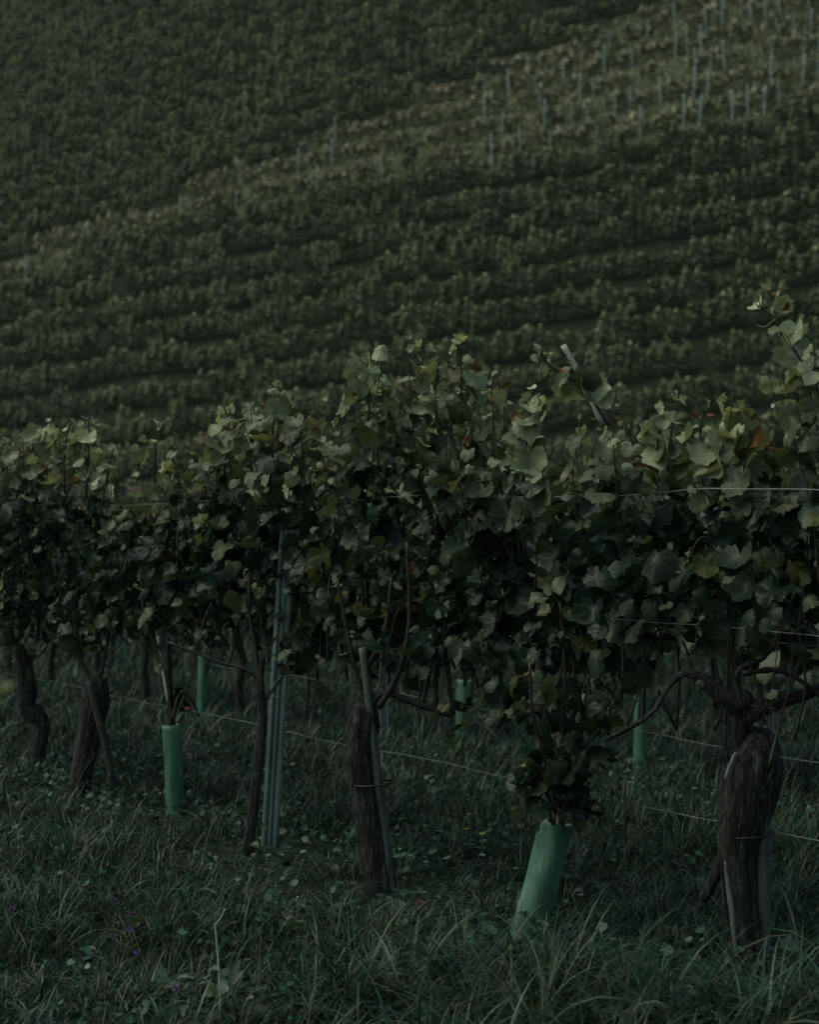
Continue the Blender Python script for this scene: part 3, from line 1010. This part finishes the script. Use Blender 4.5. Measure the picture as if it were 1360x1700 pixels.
# ------------------------------------------------------------------ the far hillside
def far_vine_mesh(seed, dens=1.0, hgt=1.65, cold=1.0, tan=0.):
    r = rd(seed)
    n = int(390 * dens)
    # two or three rounded lobes of foliage, leaves lying on and just under their surface
    nl = 7
    k = r.integers(0, nl, n)
    cx = np.linspace(-.46, .46, nl) + r.normal(0, .06, nl)
    ct = hgt - .08 + r.normal(0, .17, nl)
    cw = r.uniform(.11, .24, nl); cy = r.normal(0, .06, nl)
    u = unit(r.normal(0, 1, (n, 3))); u[:, 2] = np.where(r.random(n) < .6, np.abs(u[:, 2]), u[:, 2])
    sh = r.uniform(.65, 1.2, n)[:, None]
    hh = (ct - .35)[k] * .5
    pos = np.c_[cx[k], cy[k], .35 + hh] + u * sh * np.c_[cw[k], cw[k] * 1.05, hh]
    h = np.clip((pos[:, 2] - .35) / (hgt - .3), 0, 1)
    size = r.uniform(.06, .14, n)
    nor = unit(unit(u / np.c_[cw[k], cw[k], hh * .8]) + r.normal(0, .42, (n, 3)))
    a = unit(np.cross(nor, r.normal(0, 1, (n, 3)))); b = np.cross(nor, a)
    v = pos[:, None] + size[:, None, None] * np.stack([-a * .9 - b * .3, a * .1 - b + nor * .12, a - b * .1, a * .2 + b - nor * .1, -a * .7 + b * .6], 1)
    f = np.arange(n * 5).reshape(-1, 5)
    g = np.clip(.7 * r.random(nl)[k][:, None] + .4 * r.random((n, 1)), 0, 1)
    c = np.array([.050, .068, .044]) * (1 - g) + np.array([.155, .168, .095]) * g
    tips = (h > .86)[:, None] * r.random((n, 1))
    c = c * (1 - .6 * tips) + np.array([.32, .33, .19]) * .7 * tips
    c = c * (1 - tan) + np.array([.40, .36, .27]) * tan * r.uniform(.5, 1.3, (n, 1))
    c *= r.uniform(.75, 1.25, (n, 1)) * cold
    # trunk
    th = np.linspace(0, 2 * np.pi, 5, endpoint=False)
    tv = np.concatenate([np.c_[.04 * np.cos(th), .04 * np.sin(th), np.full(5, z)] for z in (-.15, .7)])
    tf = np.array([[i, (i + 1) % 5, 5 + (i + 1) % 5, 5 + i] for i in range(5)])
    return v.reshape(-1, 3), f, np.repeat(c, 5, 0), tv, tf


def visible(x, d, z, mx=220, my=160):
    px = x / d * F + CX; py = HY - (z - EYE) / d * F
    return (px > -mx) & (px < 1360 + mx) & (py > -my) & (py < 860)


DENSE = [far_vine_mesh(700 + i, 1.0, 1.62 + .1 * (i % 3), [1., .85, 1.15, 1., .9, 1.25][i % 6]) for i in range(10)]
SPARSE = [far_vine_mesh(740 + i, .55, 1.3 + .15 * (i % 3), .95, .55) for i in range(8)]

spots = []
for k in range(36):
    s = 79.5 + 3.0 * k
    xs = -62.
    while xs < 46:
        d = s - .5 * xs + .002 * xs * xs
        dd = -.5 + .004 * xs
        ang = math.atan2(dd, 1.0)
        xs += .98 / math.sqrt(1 + dd * dd) * rng.uniform(.9, 1.1)
        z = gz(xs, d)
        if not visible(xs, d, z):
            continue
        band = float(in_band(xs, d))
        if rng.random() < (.025 if band < .5 else .10):
            continue
        spots.append((xs, d + rng.normal(0, .10), z, ang + rng.normal(0, .12), band, rng.uniform(.70, 1.22), int(rng.integers(0, 1000))))
spots.sort(key=lambda a: a[1] - .5 * a[0] * 0)
print('far vines', len(spots))
FARMESH = {}


def far_mesh(kind, i):
    if (kind, i) not in FARMESH:
        v, f, c, tv, tf = (DENSE if kind == 0 else SPARSE)[i]
        mb = MB(); mb.add(v, f, c); mb.add(tv, tf, (.03, .026, .022))
        o = mb.build('hillside_vine', FARLEAF, smooth=False)
        FARMESH[(kind, i)] = o.data
        bpy.data.objects.remove(o)
    return FARMESH[(kind, i)]


in_front = [s for s in spots if s[4] < .5]
lone = set(id(s) for s in in_front[:290])
rest = MB()
for s in spots:
    x, d, z, ang, band, sc, k = s
    if id(s) in lone:
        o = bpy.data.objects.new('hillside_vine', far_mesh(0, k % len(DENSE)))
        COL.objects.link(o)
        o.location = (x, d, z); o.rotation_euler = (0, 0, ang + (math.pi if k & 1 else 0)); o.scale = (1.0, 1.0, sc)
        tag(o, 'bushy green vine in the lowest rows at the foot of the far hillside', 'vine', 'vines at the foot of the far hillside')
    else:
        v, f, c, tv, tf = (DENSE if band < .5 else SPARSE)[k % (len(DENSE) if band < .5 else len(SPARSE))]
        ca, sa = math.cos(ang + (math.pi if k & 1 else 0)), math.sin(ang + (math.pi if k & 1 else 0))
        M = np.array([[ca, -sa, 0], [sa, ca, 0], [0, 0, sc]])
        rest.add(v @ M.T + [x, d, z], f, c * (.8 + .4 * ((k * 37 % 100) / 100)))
o = rest.build('hillside_vines', FARLEAF, smooth=False)
o['kind'] = 'stuff'
tag(o, 'rows of vines filling the upper part of the far hillside', 'vines')

# dry grass between the young vines of the pale strip
n = 90000
x = rng.uniform(-40, 40, n); d = rng.uniform(85, 150, n)
b = in_band(x, d); k = (rng.random(n) < b * .9 + .02); x, d = x[k], d[k]
z = ground_z(x, d); k = visible(x, d, z); x, d, z = x[k], d[k], z[k]
n = len(x)
hgt = rng.uniform(.12, .5, n); w = rng.uniform(.04, .11, n); az = rng.uniform(0, np.pi, n)
side = np.c_[np.cos(az), np.sin(az), np.zeros(n)] * w[:, None]
base = np.c_[x, d, z - .05]; lean = rng.normal(0, .12, (n, 3)) * np.array([1, 1, 0]) + np.c_[np.zeros(n), np.zeros(n), hgt]
v = np.stack([base - side, base + side, base + side * .5 + lean, base - side * .6 + lean * .9], 1).reshape(-1, 3)
cc = (np.array([.31, .28, .20]) * rng.uniform(.5, 1.2, (n, 1)))
mb = MB(); mb.add(v, np.arange(n * 4).reshape(-1, 4), np.repeat(cc, 4, 0))
o = mb.build('dry_grass', DRY, smooth=False); o['kind'] = 'stuff'
tag(o, 'pale dry grass between the young vines on the far hillside', 'dry grass')

# stakes on the hillside
def far_stake(h, r, seed):
    rr = rd(seed)
    p = spline([[0, 0, -.2], [rr.normal(0, .01), 0, h * .5], [rr.normal(0, .05), 0, h]], 4)
    mb = MB(); add_tube(mb, p, r, 6)
    o = mb.build('hillside_stake', BLUEPOST); me = o.data
    bpy.data.objects.remove(o)
    return me


SM = [far_stake(1.8, .030, 1), far_stake(2.1, .038, 2), far_stake(1.4, .028, 3), far_stake(1.9, .042, 4)]
cnt = 0


def put_stake(x, d, label, group, dz=0., mi=None):
    o = bpy.data.objects.new('hillside_stake', SM[int(rng.integers(0, 4)) if mi is None else mi])
    COL.objects.link(o)
    o.location = (x, d, gz(x, d) + dz)
    o.rotation_euler = (rng.normal(0, .03), rng.normal(0, .05), rng.uniform(0, 6))
    tag(o, label, 'stake', group)


for s in spots:
    x, d, z, ang, band, sc, k = s
    px = x / d * F + CX
    if band > .5:
        if rng.random() < .13 + .42 * smoothstep(600, 1200, px) and cnt < 150:
            put_stake(x + .1, d - .35, 'thin pale stake among the sparse young vines of the bright hillside strip', 'stakes in the bright hillside strip'); cnt += 1
    elif d < 128 and rng.random() < .007:
        put_stake(x, d - .3, 'thin pale stake sticking out of the dense vines on the far hillside', 'stakes among the dense hillside vines', .25)
print('stakes', cnt)


# ------------------------------------------------------------------ grass
FEET = [(1.07, 5.385), (.41, 5.92), (-.115, 6.53), (-.60, 7.3), (-1.13, 8.2), (-1.68, 8.7)]


def blades(n, x, d, length, width, col, rnd, lean_az=None, el=(55, 88), curl=(20, 130), segs=5):
    near_foot = np.zeros(n)                      # the sward is thinner and shorter round the stems
    for fx, fd in FEET:
        near_foot = np.maximum(near_foot, 1 - smoothstep(.28, .5, np.hypot(x - fx, d - fd + .12)))
    length = length * (1 - .72 * near_foot)
    z = ground_z(x, d) - .015
    az = rnd.uniform(0, 2 * np.pi, n) if lean_az is None else lean_az
    e0 = np.radians(rnd.uniform(*el, n)); tot = np.radians(rnd.uniform(*curl, n))
    P = np.zeros((n, segs + 1, 3)); P[:, 0] = np.c_[x, d, z]
    e = e0.copy()
    tw = rnd.normal(0, .25, n)
    for s in range(segs):
        a = az + tw * s / segs
        dirv = np.c_[np.cos(a) * np.cos(e), np.sin(a) * np.cos(e), np.sin(e)]
        P[:, s + 1] = P[:, s] + dirv * (length / segs)[:, None]
        e = e - tot / segs * (.4 + 1.2 * s / segs)
        e = np.maximum(e, -1.2)
    gzz = ground_z(P[:, 1:, 0], P[:, 1:, 1]) + .008
    P[:, 1:, 2] = np.maximum(P[:, 1:, 2], gzz)
    sd = az + np.pi / 2 + rnd.normal(0, .5, n)
    S = np.c_[np.cos(sd), np.sin(sd), rnd.normal(0, .25, n)]
    wp = np.interp(np.linspace(0, 1, segs + 1), [0, .35, .8, 1], [.75, 1, .6, .06])
    off = S[:, None] * (width[:, None] * wp[None])[..., None] * .5
    V = np.stack([P - off, P + off], 2).reshape(n, -1, 3)
    m = (segs + 1) * 2
    f = np.array([[2 * s, 2 * s + 1, 2 * s + 3, 2 * s + 2] for s in range(segs)])
    ff = (f[None] + (np.arange(n) * m)[:, None, None]).reshape(-1, 4)
    return V.reshape(-1, 3), ff, np.repeat(col, m, 0)


def grass_cols(n, rnd, dry=.12):
    k = rnd.random((n, 1))
    c = np.array([.0085, .029, .020]) * (1 - k) + np.array([.023, .053, .032]) * k
    c *= rnd.uniform(.4, 1.9, (n, 1))
    q = rnd.random(n) < dry
    q2 = rnd.random(n) < .09
    c[q2] = np.array([.085, .125, .095]) * rnd.uniform(.6, 1.2, (q2.sum(), 1))
    c[q] = np.array([.095, .095, .055]) * rnd.uniform(.5, 1.2, (q.sum(), 1))
    return c


def scatter(n, d0, d1, rnd, extra=1.3):
    d = np.sqrt(rnd.uniform(d0 * d0, d1 * d1, n))
    x = rnd.uniform(-1, 1, n) * (.245 * d + extra)
    return x, d


G = MB()
g = rd(77)
# short under-sward, all distances
for d0, d1_, n, ln, wd in ((4.1, 6.6, 46000, .12, .0038), (6.6, 10, 60000, .15, .005), (10, 17, 46000, .19, .009), (17, 34, 30000, .24, .02)):
    x, d = scatter(n, d0, d1_, g)
    pp = patchy(x, d, .5, 5)
    kp = g.random(n) < .35 + .65 * smoothstep(.25, .6, patchy(x, d, .22, 6))
    x, d, pp = x[kp], d[kp], pp[kp]; n = len(x)
    G.add(*blades(n, x, d, ln * (.55 + .9 * pp) * g.uniform(.5, 1.4, n), wd * g.uniform(.7, 1.3, n), grass_cols(n, g, .1), g, None, (25, 85), (10, 110), 4))
# long arching tufts in front and under the row
def tufts(nt, d0, d1_, per, ln, wd, seed, xr=None, dry=.14):
    r = rd(seed)
    cx, cd = scatter(nt, d0, d1_, r)
    if xr is not None:
        cx = r.uniform(xr[0], xr[1], nt)
    sz = r.uniform(.55, 1.25, nt); drift = r.uniform(0, 2 * np.pi, nt)
    for_ = np.repeat(np.arange(nt), per)
    n = nt * per
    rad = np.abs(r.normal(0, .045, n)) * sz[for_]; a = r.uniform(0, 2 * np.pi, n)
    x = cx[for_] + rad * np.cos(a); d = cd[for_] + rad * np.sin(a)
    az = a + r.normal(0, .5, n)
    ln = ln * np.where((x + .22 * np.sin(d * 9) < -.12) & (d < 5.7), .42, 1.)
    ln = ln * np.where((np.abs(x - 1.06) < .22) & (np.abs(d - 5.2) < .28), .15, 1) * np.where((np.abs(x - .40) < .17) & (np.abs(d - 5.68) < .28), .35, 1)
    az = np.where(r.random(n) < .45, drift[for_] + r.normal(0, .5, n), az)
    G.add(*blades(n, x, d, ln * sz[for_] * r.uniform(.45, 1.25, n), wd * r.uniform(.6, 1.3, n), grass_cols(n, r, dry), r, az, (32, 80), (60, 175), 7))


tufts(410, 4.1, 5.2, 55, .36, .0066, 31)
tufts(400, 5.1, 6.3, 48, .22, .006, 36)
tufts(240, 5.9, 7.4, 40, .19, .0056, 32)
tufts(260, 7.0, 10.5, 40, .24, .0058, 33)
tufts(160, 10, 15, 34, .28, .009, 34)
# tufts at the foot of the trunks along the near row
r = rd(35)
for t in np.arange(-.6, 6.2, .11):
    xy = row_xy(t + r.normal(0, .05), 0, r.normal(0, .12)); n = 46
    a = r.uniform(0, 6.28, n); rr = np.abs(r.normal(0, .05, n))
    G.add(*blades(n, xy[0] + rr * np.cos(a), xy[1] + rr * np.sin(a), 0.13 * r.uniform(.4, 1.3, n), .005 * r.uniform(.6, 1.3, n), grass_cols(n, r, .2), r, a, (50, 89), (40, 150), 6))
# dry seed stalks
n = 1600
x, d = scatter(n, 4.4, 9, g)
G.add(*blades(n, x, d, g.uniform(.14, .36, n), np.full(n, .0022), np.array([.13, .12, .07]) * g.uniform(.5, 1.1, (n, 1)), g, None, (35, 88), (5, 60), 5))
o = G.build('grass', GRASSM, smooth=True); o['kind'] = 'stuff'
tag(o, 'dark uncut grass with arching blades and dry stalks under the vines', 'grass')
print('grass faces', sum(len(f) for f, _ in G.f))

# small round-leaved ground cover in the sward
n = 16000
x, d = scatter(n, 4.2, 10, g)
k = patchy(x, d, .35, 9) > .5; x, d = x[k], d[k]; n = len(x)
z = ground_z(x, d) + g.uniform(.02, .11, n)
C = MB()
pos = np.c_[x, d, z]
tip = unit(g.normal(0, 1, (n, 3)) * np.array([1, 1, .4])); nor = np.array([0, 0, 1.]) + g.normal(0, .4, (n, 3))
th = np.linspace(0, 2 * np.pi, 7, endpoint=False)
disc = np.vstack([[0, .6, -.06], np.c_[np.sin(th) * .55, .6 + np.cos(th) * .6, .08 * np.cos(2 * th)]])
tri = np.array([[0, 1 + (i + 1) % 7, 1 + i] for i in range(7)])
stamp(C, [(disc, [tri])], pos, tip, nor, g.uniform(.012, .034, n), grass_cols(n, g, .03) * 1.35, g)
o = C.build('ground_cover', GRASSM); o['kind'] = 'stuff'
tag(o, 'small round clover leaves scattered through the grass', 'ground cover')

# ------------------------------------------------------------------ small plants in the grass
def ground_pix(px, py):
    """where the ground is seen at this place of the picture"""
    d = 5.
    for _ in range(30):
        x = (px - CX) / F * d
        d = (EYE - gz(x, d)) * F / (py - HY)
    return (px - CX) / F * d, d


for px, py, lab in ((20, 1533, 'purple clover head at the left edge of the meadow'),
                    (188, 1515, 'purple clover head topmost of the little group at the left'),
                    (215, 1568, 'purple clover head in the middle of the little group at the left'),
                    (187, 1582, 'purple clover head just left of the middle of the little group'),
                    (154, 1611, 'pale purple clover head lowest left of the little group'),
                    (228, 1613, 'purple clover head lowest right of the little group'),
                    (291, 1677, 'purple clover head between the two broad-leaved weeds at the bottom'),
                    (216, 1540, 'faint purple clover head above the middle of the little group')):
    x, d = ground_pix(px, py + 34)
    z = gz(x, d); top = .12
    root = empty('clover_flower', (x, d, z), lab, 'flower', 'purple clover flowers')
    mb = MB(); add_tube(mb, spline([[x + .012, d, z - .01], [x + .006, d, z + .05], [x, d, z + top]], 4), .0012, 5, col=(.05, .08, .04))
    mb.build('stem', CANE, root)
    mb = MB(); n = 46
    dirs = unit(g.normal(0, 1, (n, 3)) + [0, 0, .3])
    stamp(mb, [(disc * np.array([.5, 1, 1]), [tri])], np.repeat([[x, d, z + top]], n, 0) + dirs * .002, dirs, g.normal(0, 1, (n, 3)), g.uniform(.006, .010, n), np.array([.19, .1, .26]) * g.uniform(.5, 1.3, (n, 1)), g)
    mb.build('blossom', PETAL, root)

for px, py, lab in ((779, 1372, 'tiny yellow flower uppermost of the three by the leaning tube'), (774, 1398, 'tiny yellow flower between its two neighbours by the leaning tube'), (800, 1408, 'tiny yellow flower lowest of the three by the leaning tube')):
    x, d = ground_pix(px, py + 30); z = gz(x, d)
    root = empty('yellow_flower', (x, d, z), lab, 'flower', 'tiny yellow flowers')
    mb = MB(); add_tube(mb, spline([[x, d, z - .01], [x + .004, d, z + .06], [x, d, z + .13]], 4), .0012, 5, col=(.05, .08, .04))
    mb.build('stem', CANE, root)
    mb = MB(); a = np.linspace(0, 6.28, 7)[:-1]
    stamp(mb, [(disc, [tri])], np.repeat([[x, d, z + .13]], 6, 0), np.c_[np.cos(a), np.sin(a), np.full(6, .4)], np.repeat([[0, -.4, 1.]], 6, 0), np.full(6, .008), np.repeat([[.4, .3, .03]], 6, 0), g)
    mb.build('petals', PETAL, root)


def long_leaf(L, W, droop, K=9, fold=.3):
    s = np.linspace(0, 1, K)
    w = W * np.sin(np.pi * np.clip(s * .93 + .07, 0, 1)) ** .8
    v = []
    for i in range(K):
        e = droop * s[i]
        y = L * np.sin(e) / droop if droop > .01 else L * s[i]
        zz = -L * (1 - np.cos(e)) / max(droop, .01)
        wav = .08 * W * math.sin(i * 2.4)
        v += [[-w[i], y, zz + fold * w[i] + wav], [0, y, zz], [w[i], y, zz + fold * w[i] - wav]]
    f = []
    for i in range(K - 1):
        a = i * 3
        f += [[a, a + 1, a + 4, a + 3], [a + 1, a + 2, a + 5, a + 4]]
    return np.array(v), np.array(f)


def weed(px, py, label, stem, leaves, d=None):
    x, d = ground_pix(px, py) if d is None else ((px - CX) / F * d, d)
    z = gz(x, d)
    root = empty('broadleaf_weed', (x, d, z), label, 'weed', 'broad-leaved weeds')
    if stem:
        p, r = pix_path([(a, b, 4.5 - i * .5) for i, (a, b) in enumerate(stem)], d)
        mb = MB(); add_tube(mb, p, r, 7, col=(.42, .45, .37)); mb.build('stem', CANE, root)
    for (lx, ly, az, el, L, W, dr, c) in leaves:
        b = pt(lx, ly, d)
        tip = np.array([math.cos(az) * math.cos(el), math.sin(az) * math.cos(el), math.sin(el)])
        nor = np.array([0, -.35, 1.]); nor = unit(nor - tip * (nor @ tip)); sx = np.cross(tip, nor)
        v, f = long_leaf(L, W, dr)
        mb = MB(); mb.add(b + v[:, :1] * sx + v[:, 1:2] * tip + v[:, 2:] * nor, f, np.array(c))
        mb.build('leaf', LEAF, root)


PG = (.09, .13, .1)
weed(366, 1700, 'tall pale weed stem with bent tip and broad leaves in the lower left grass', [(366, 1700), (365, 1640), (362, 1590), (359, 1555), (358, 1535), (366, 1524), (374, 1508)],
     [(365, 1632, -1.2, -.1, .07, .017, .8, (.12, .16, .13)), (364, 1610, 2.6, .2, .055, .013, .9, (.10, .14, .11)), (372, 1655, .5, 1.0, .10, .014, .5, (.06, .085, .05)), (360, 1655, 2.4, .9, .07, .012, .6, (.06, .085, .05)), (380, 1640, .6, 1.2, .09, .012, .3, (.05, .07, .045))])
weed(312, 1660, 'low weed with one pale drooping leaf, left of the tall pale stem', [(300, 1665), (299, 1640), (297, 1622)],
     [(296, 1622, .1, .3, .055, .011, 1.3, (.24, .29, .27)), (298, 1650, 2.5, .7, .06, .012, .9, (.06, .09, .06))])
weed(285, 1690, 'low weed with a broad grey-green leaf at the bottom left', None,
     [(280, 1690, 2.7, .5, .075, .02, .9, PG), (285, 1692, .6, .7, .08, .016, .9, (.06, .09, .06)), (285, 1690, 1.6, 1.1, .07, .015, .7, (.05, .08, .05))])
weed(1195, 1715, 'clump of long broad blades at the bottom right', None,
     [(1080 + 20 * i, 1700 + 5 * (i % 2), a, e, .22, .008, dr, (.055, .09, .06)) for i, (a, e, dr) in enumerate(((2.4, 1.2, .7), (1.2, 1.3, .6), (.5, 1.1, .9), (2.8, 1.0, 1.), (1.8, 1.35, .5)))], 4.95)

weed(-46, 2500, 'blurred yellow-green leaf very near the camera at the left edge', [(-44, 3200), (-40, 2200), (-34, 1500), (-22, 1150)],
     [(-22, 1165, .25, .75, .035, .011, .4, (.11, .12, .03)), (-24, 1120, .5, -.9, .034, .012, .5, (.10, .12, .03))], 1.75)
for px, py, colr, sz, lab in ((832, 1645, (.17, .16, .06), .05, 'yellowed vine leaf lying in the grass below the leaning tube'),
                              (1308, 1588, (.22, .27, .24), .045, 'pale fallen leaf right of the old gnarled trunk'),
                              (700, 1508, (.16, .05, .04), .035, 'red-brown fallen leaf right of the middle trunk'),
                              (1036, 1632, (.15, .15, .06), .05, 'olive fallen leaf in the grass right of the leaning tube'),
                              (478, 1532, (.26, .24, .2), .03, 'small pale fallen leaf below the ribbed post'),
                              (962, 1492, (.16, .2, .17), .03, 'grey-green fallen leaf beside the leaning tube'),
                              (960, 1615, (.13, .19, .16), .05, 'blue-green fallen leaf in the lower grass between tube and old trunk')):
    x, d = ground_pix(px, py + 14); mb = MB()
    stamp(mb, LEAVES_HI, [[x, d, gz(x, d) + .055]], [[g.normal(), g.normal(), .1]], [[g.normal(0, .3), -.7, 1.]], np.array([sz]), np.array([colr]), g)
    tag(mb.build('fallen_leaf', LEAF), lab, 'leaf', 'fallen leaves in the grass')

# ------------------------------------------------------------------ evening air
HAZE = .00014
if HAZE:
    m = bpy.data.materials.new('haze_air'); m.use_nodes = True
    nt = m.node_tree
    nt.nodes.remove(nt.nodes['Principled BSDF'])
    pv = nt.nodes.new('ShaderNodeVolumePrincipled')
    pv.inputs['Density'].default_value = HAZE
    pv.inputs['Color'].default_value = (.80, .95, .84, 1)
    nt.links.new(pv.outputs[0], nt.nodes['Material Output'].inputs['Volume'])
    X0, X1, Y0, Y1, Z0, Z1 = -410, 410, -70, 710, -20, 260
    mb = MB()
    mb.add([[X0, Y0, Z0], [X1, Y0, Z0], [X1, Y1, Z0], [X0, Y1, Z0], [X0, Y0, Z1], [X1, Y0, Z1], [X1, Y1, Z1], [X0, Y1, Z1]],
           [[0, 3, 2, 1], [4, 5, 6, 7], [0, 1, 5, 4], [1, 2, 6, 5], [2, 3, 7, 6], [3, 0, 4, 7]])
    o = mb.build('haze', m, smooth=False); o['kind'] = 'stuff'

# ------------------------------------------------------------------ light, camera, look
AZ, EL = math.radians(-92), math.radians(56)     # sun azimuth clockwise from +Y, elevation
w = bpy.data.worlds.new('World'); SC.world = w; w.use_nodes = True
nt = w.node_tree
sky = nt.nodes.new('ShaderNodeTexSky'); sky.sky_type = 'NISHITA'; sky.sun_disc = False
sky.sun_elevation = EL; sky.sun_rotation = AZ; sky.air_density = 1.2; sky.dust_density = 3.0; sky.ozone_density = 1.
tint = nt.nodes.new('ShaderNodeMix'); tint.data_type = 'RGBA'; tint.blend_type = 'MULTIPLY'
tint.inputs[0].default_value = 1.0; tint.inputs[7].default_value = (.86, 1.03, .86, 1)
nt.links.new(sky.outputs[0], tint.inputs[6]); nt.links.new(tint.outputs[2], nt.nodes['Background'].inputs[0])
nt.nodes['Background'].inputs[1].default_value = .10
sl = bpy.data.lights.new('sun', 'SUN'); sl.energy = 1.4; sl.angle = math.radians(50); sl.color = (1., 1., .82)
so = bpy.data.objects.new('sun', sl); COL.objects.link(so)
so.rotation_euler = (math.pi / 2 - EL, 0, math.pi - AZ)

cam = bpy.data.cameras.new('camera'); co = bpy.data.objects.new('camera', cam); COL.objects.link(co)
co.location = (0, 0, EYE); co.rotation_euler = (math.pi / 2, 0, 0)
cam.sensor_fit = 'HORIZONTAL'; cam.sensor_width = 24.0; cam.lens = 24.0 * F / 1360
cam.shift_y = -(850 - HY) / 1360
cam.clip_start = .05; cam.clip_end = 2000
cam.dof.use_dof = True; cam.dof.focus_distance = 6.1; cam.dof.aperture_fstop = 3.0
SC.camera = co
SC.view_settings.view_transform = 'Standard'; SC.view_settings.look = 'None'
SC.view_settings.gamma = 1; SC.view_settings.exposure = .05
SC.cycles.use_denoising = True
SC.cycles.max_bounces = 6; SC.cycles.diffuse_bounces = 3; SC.cycles.transmission_bounces = 4
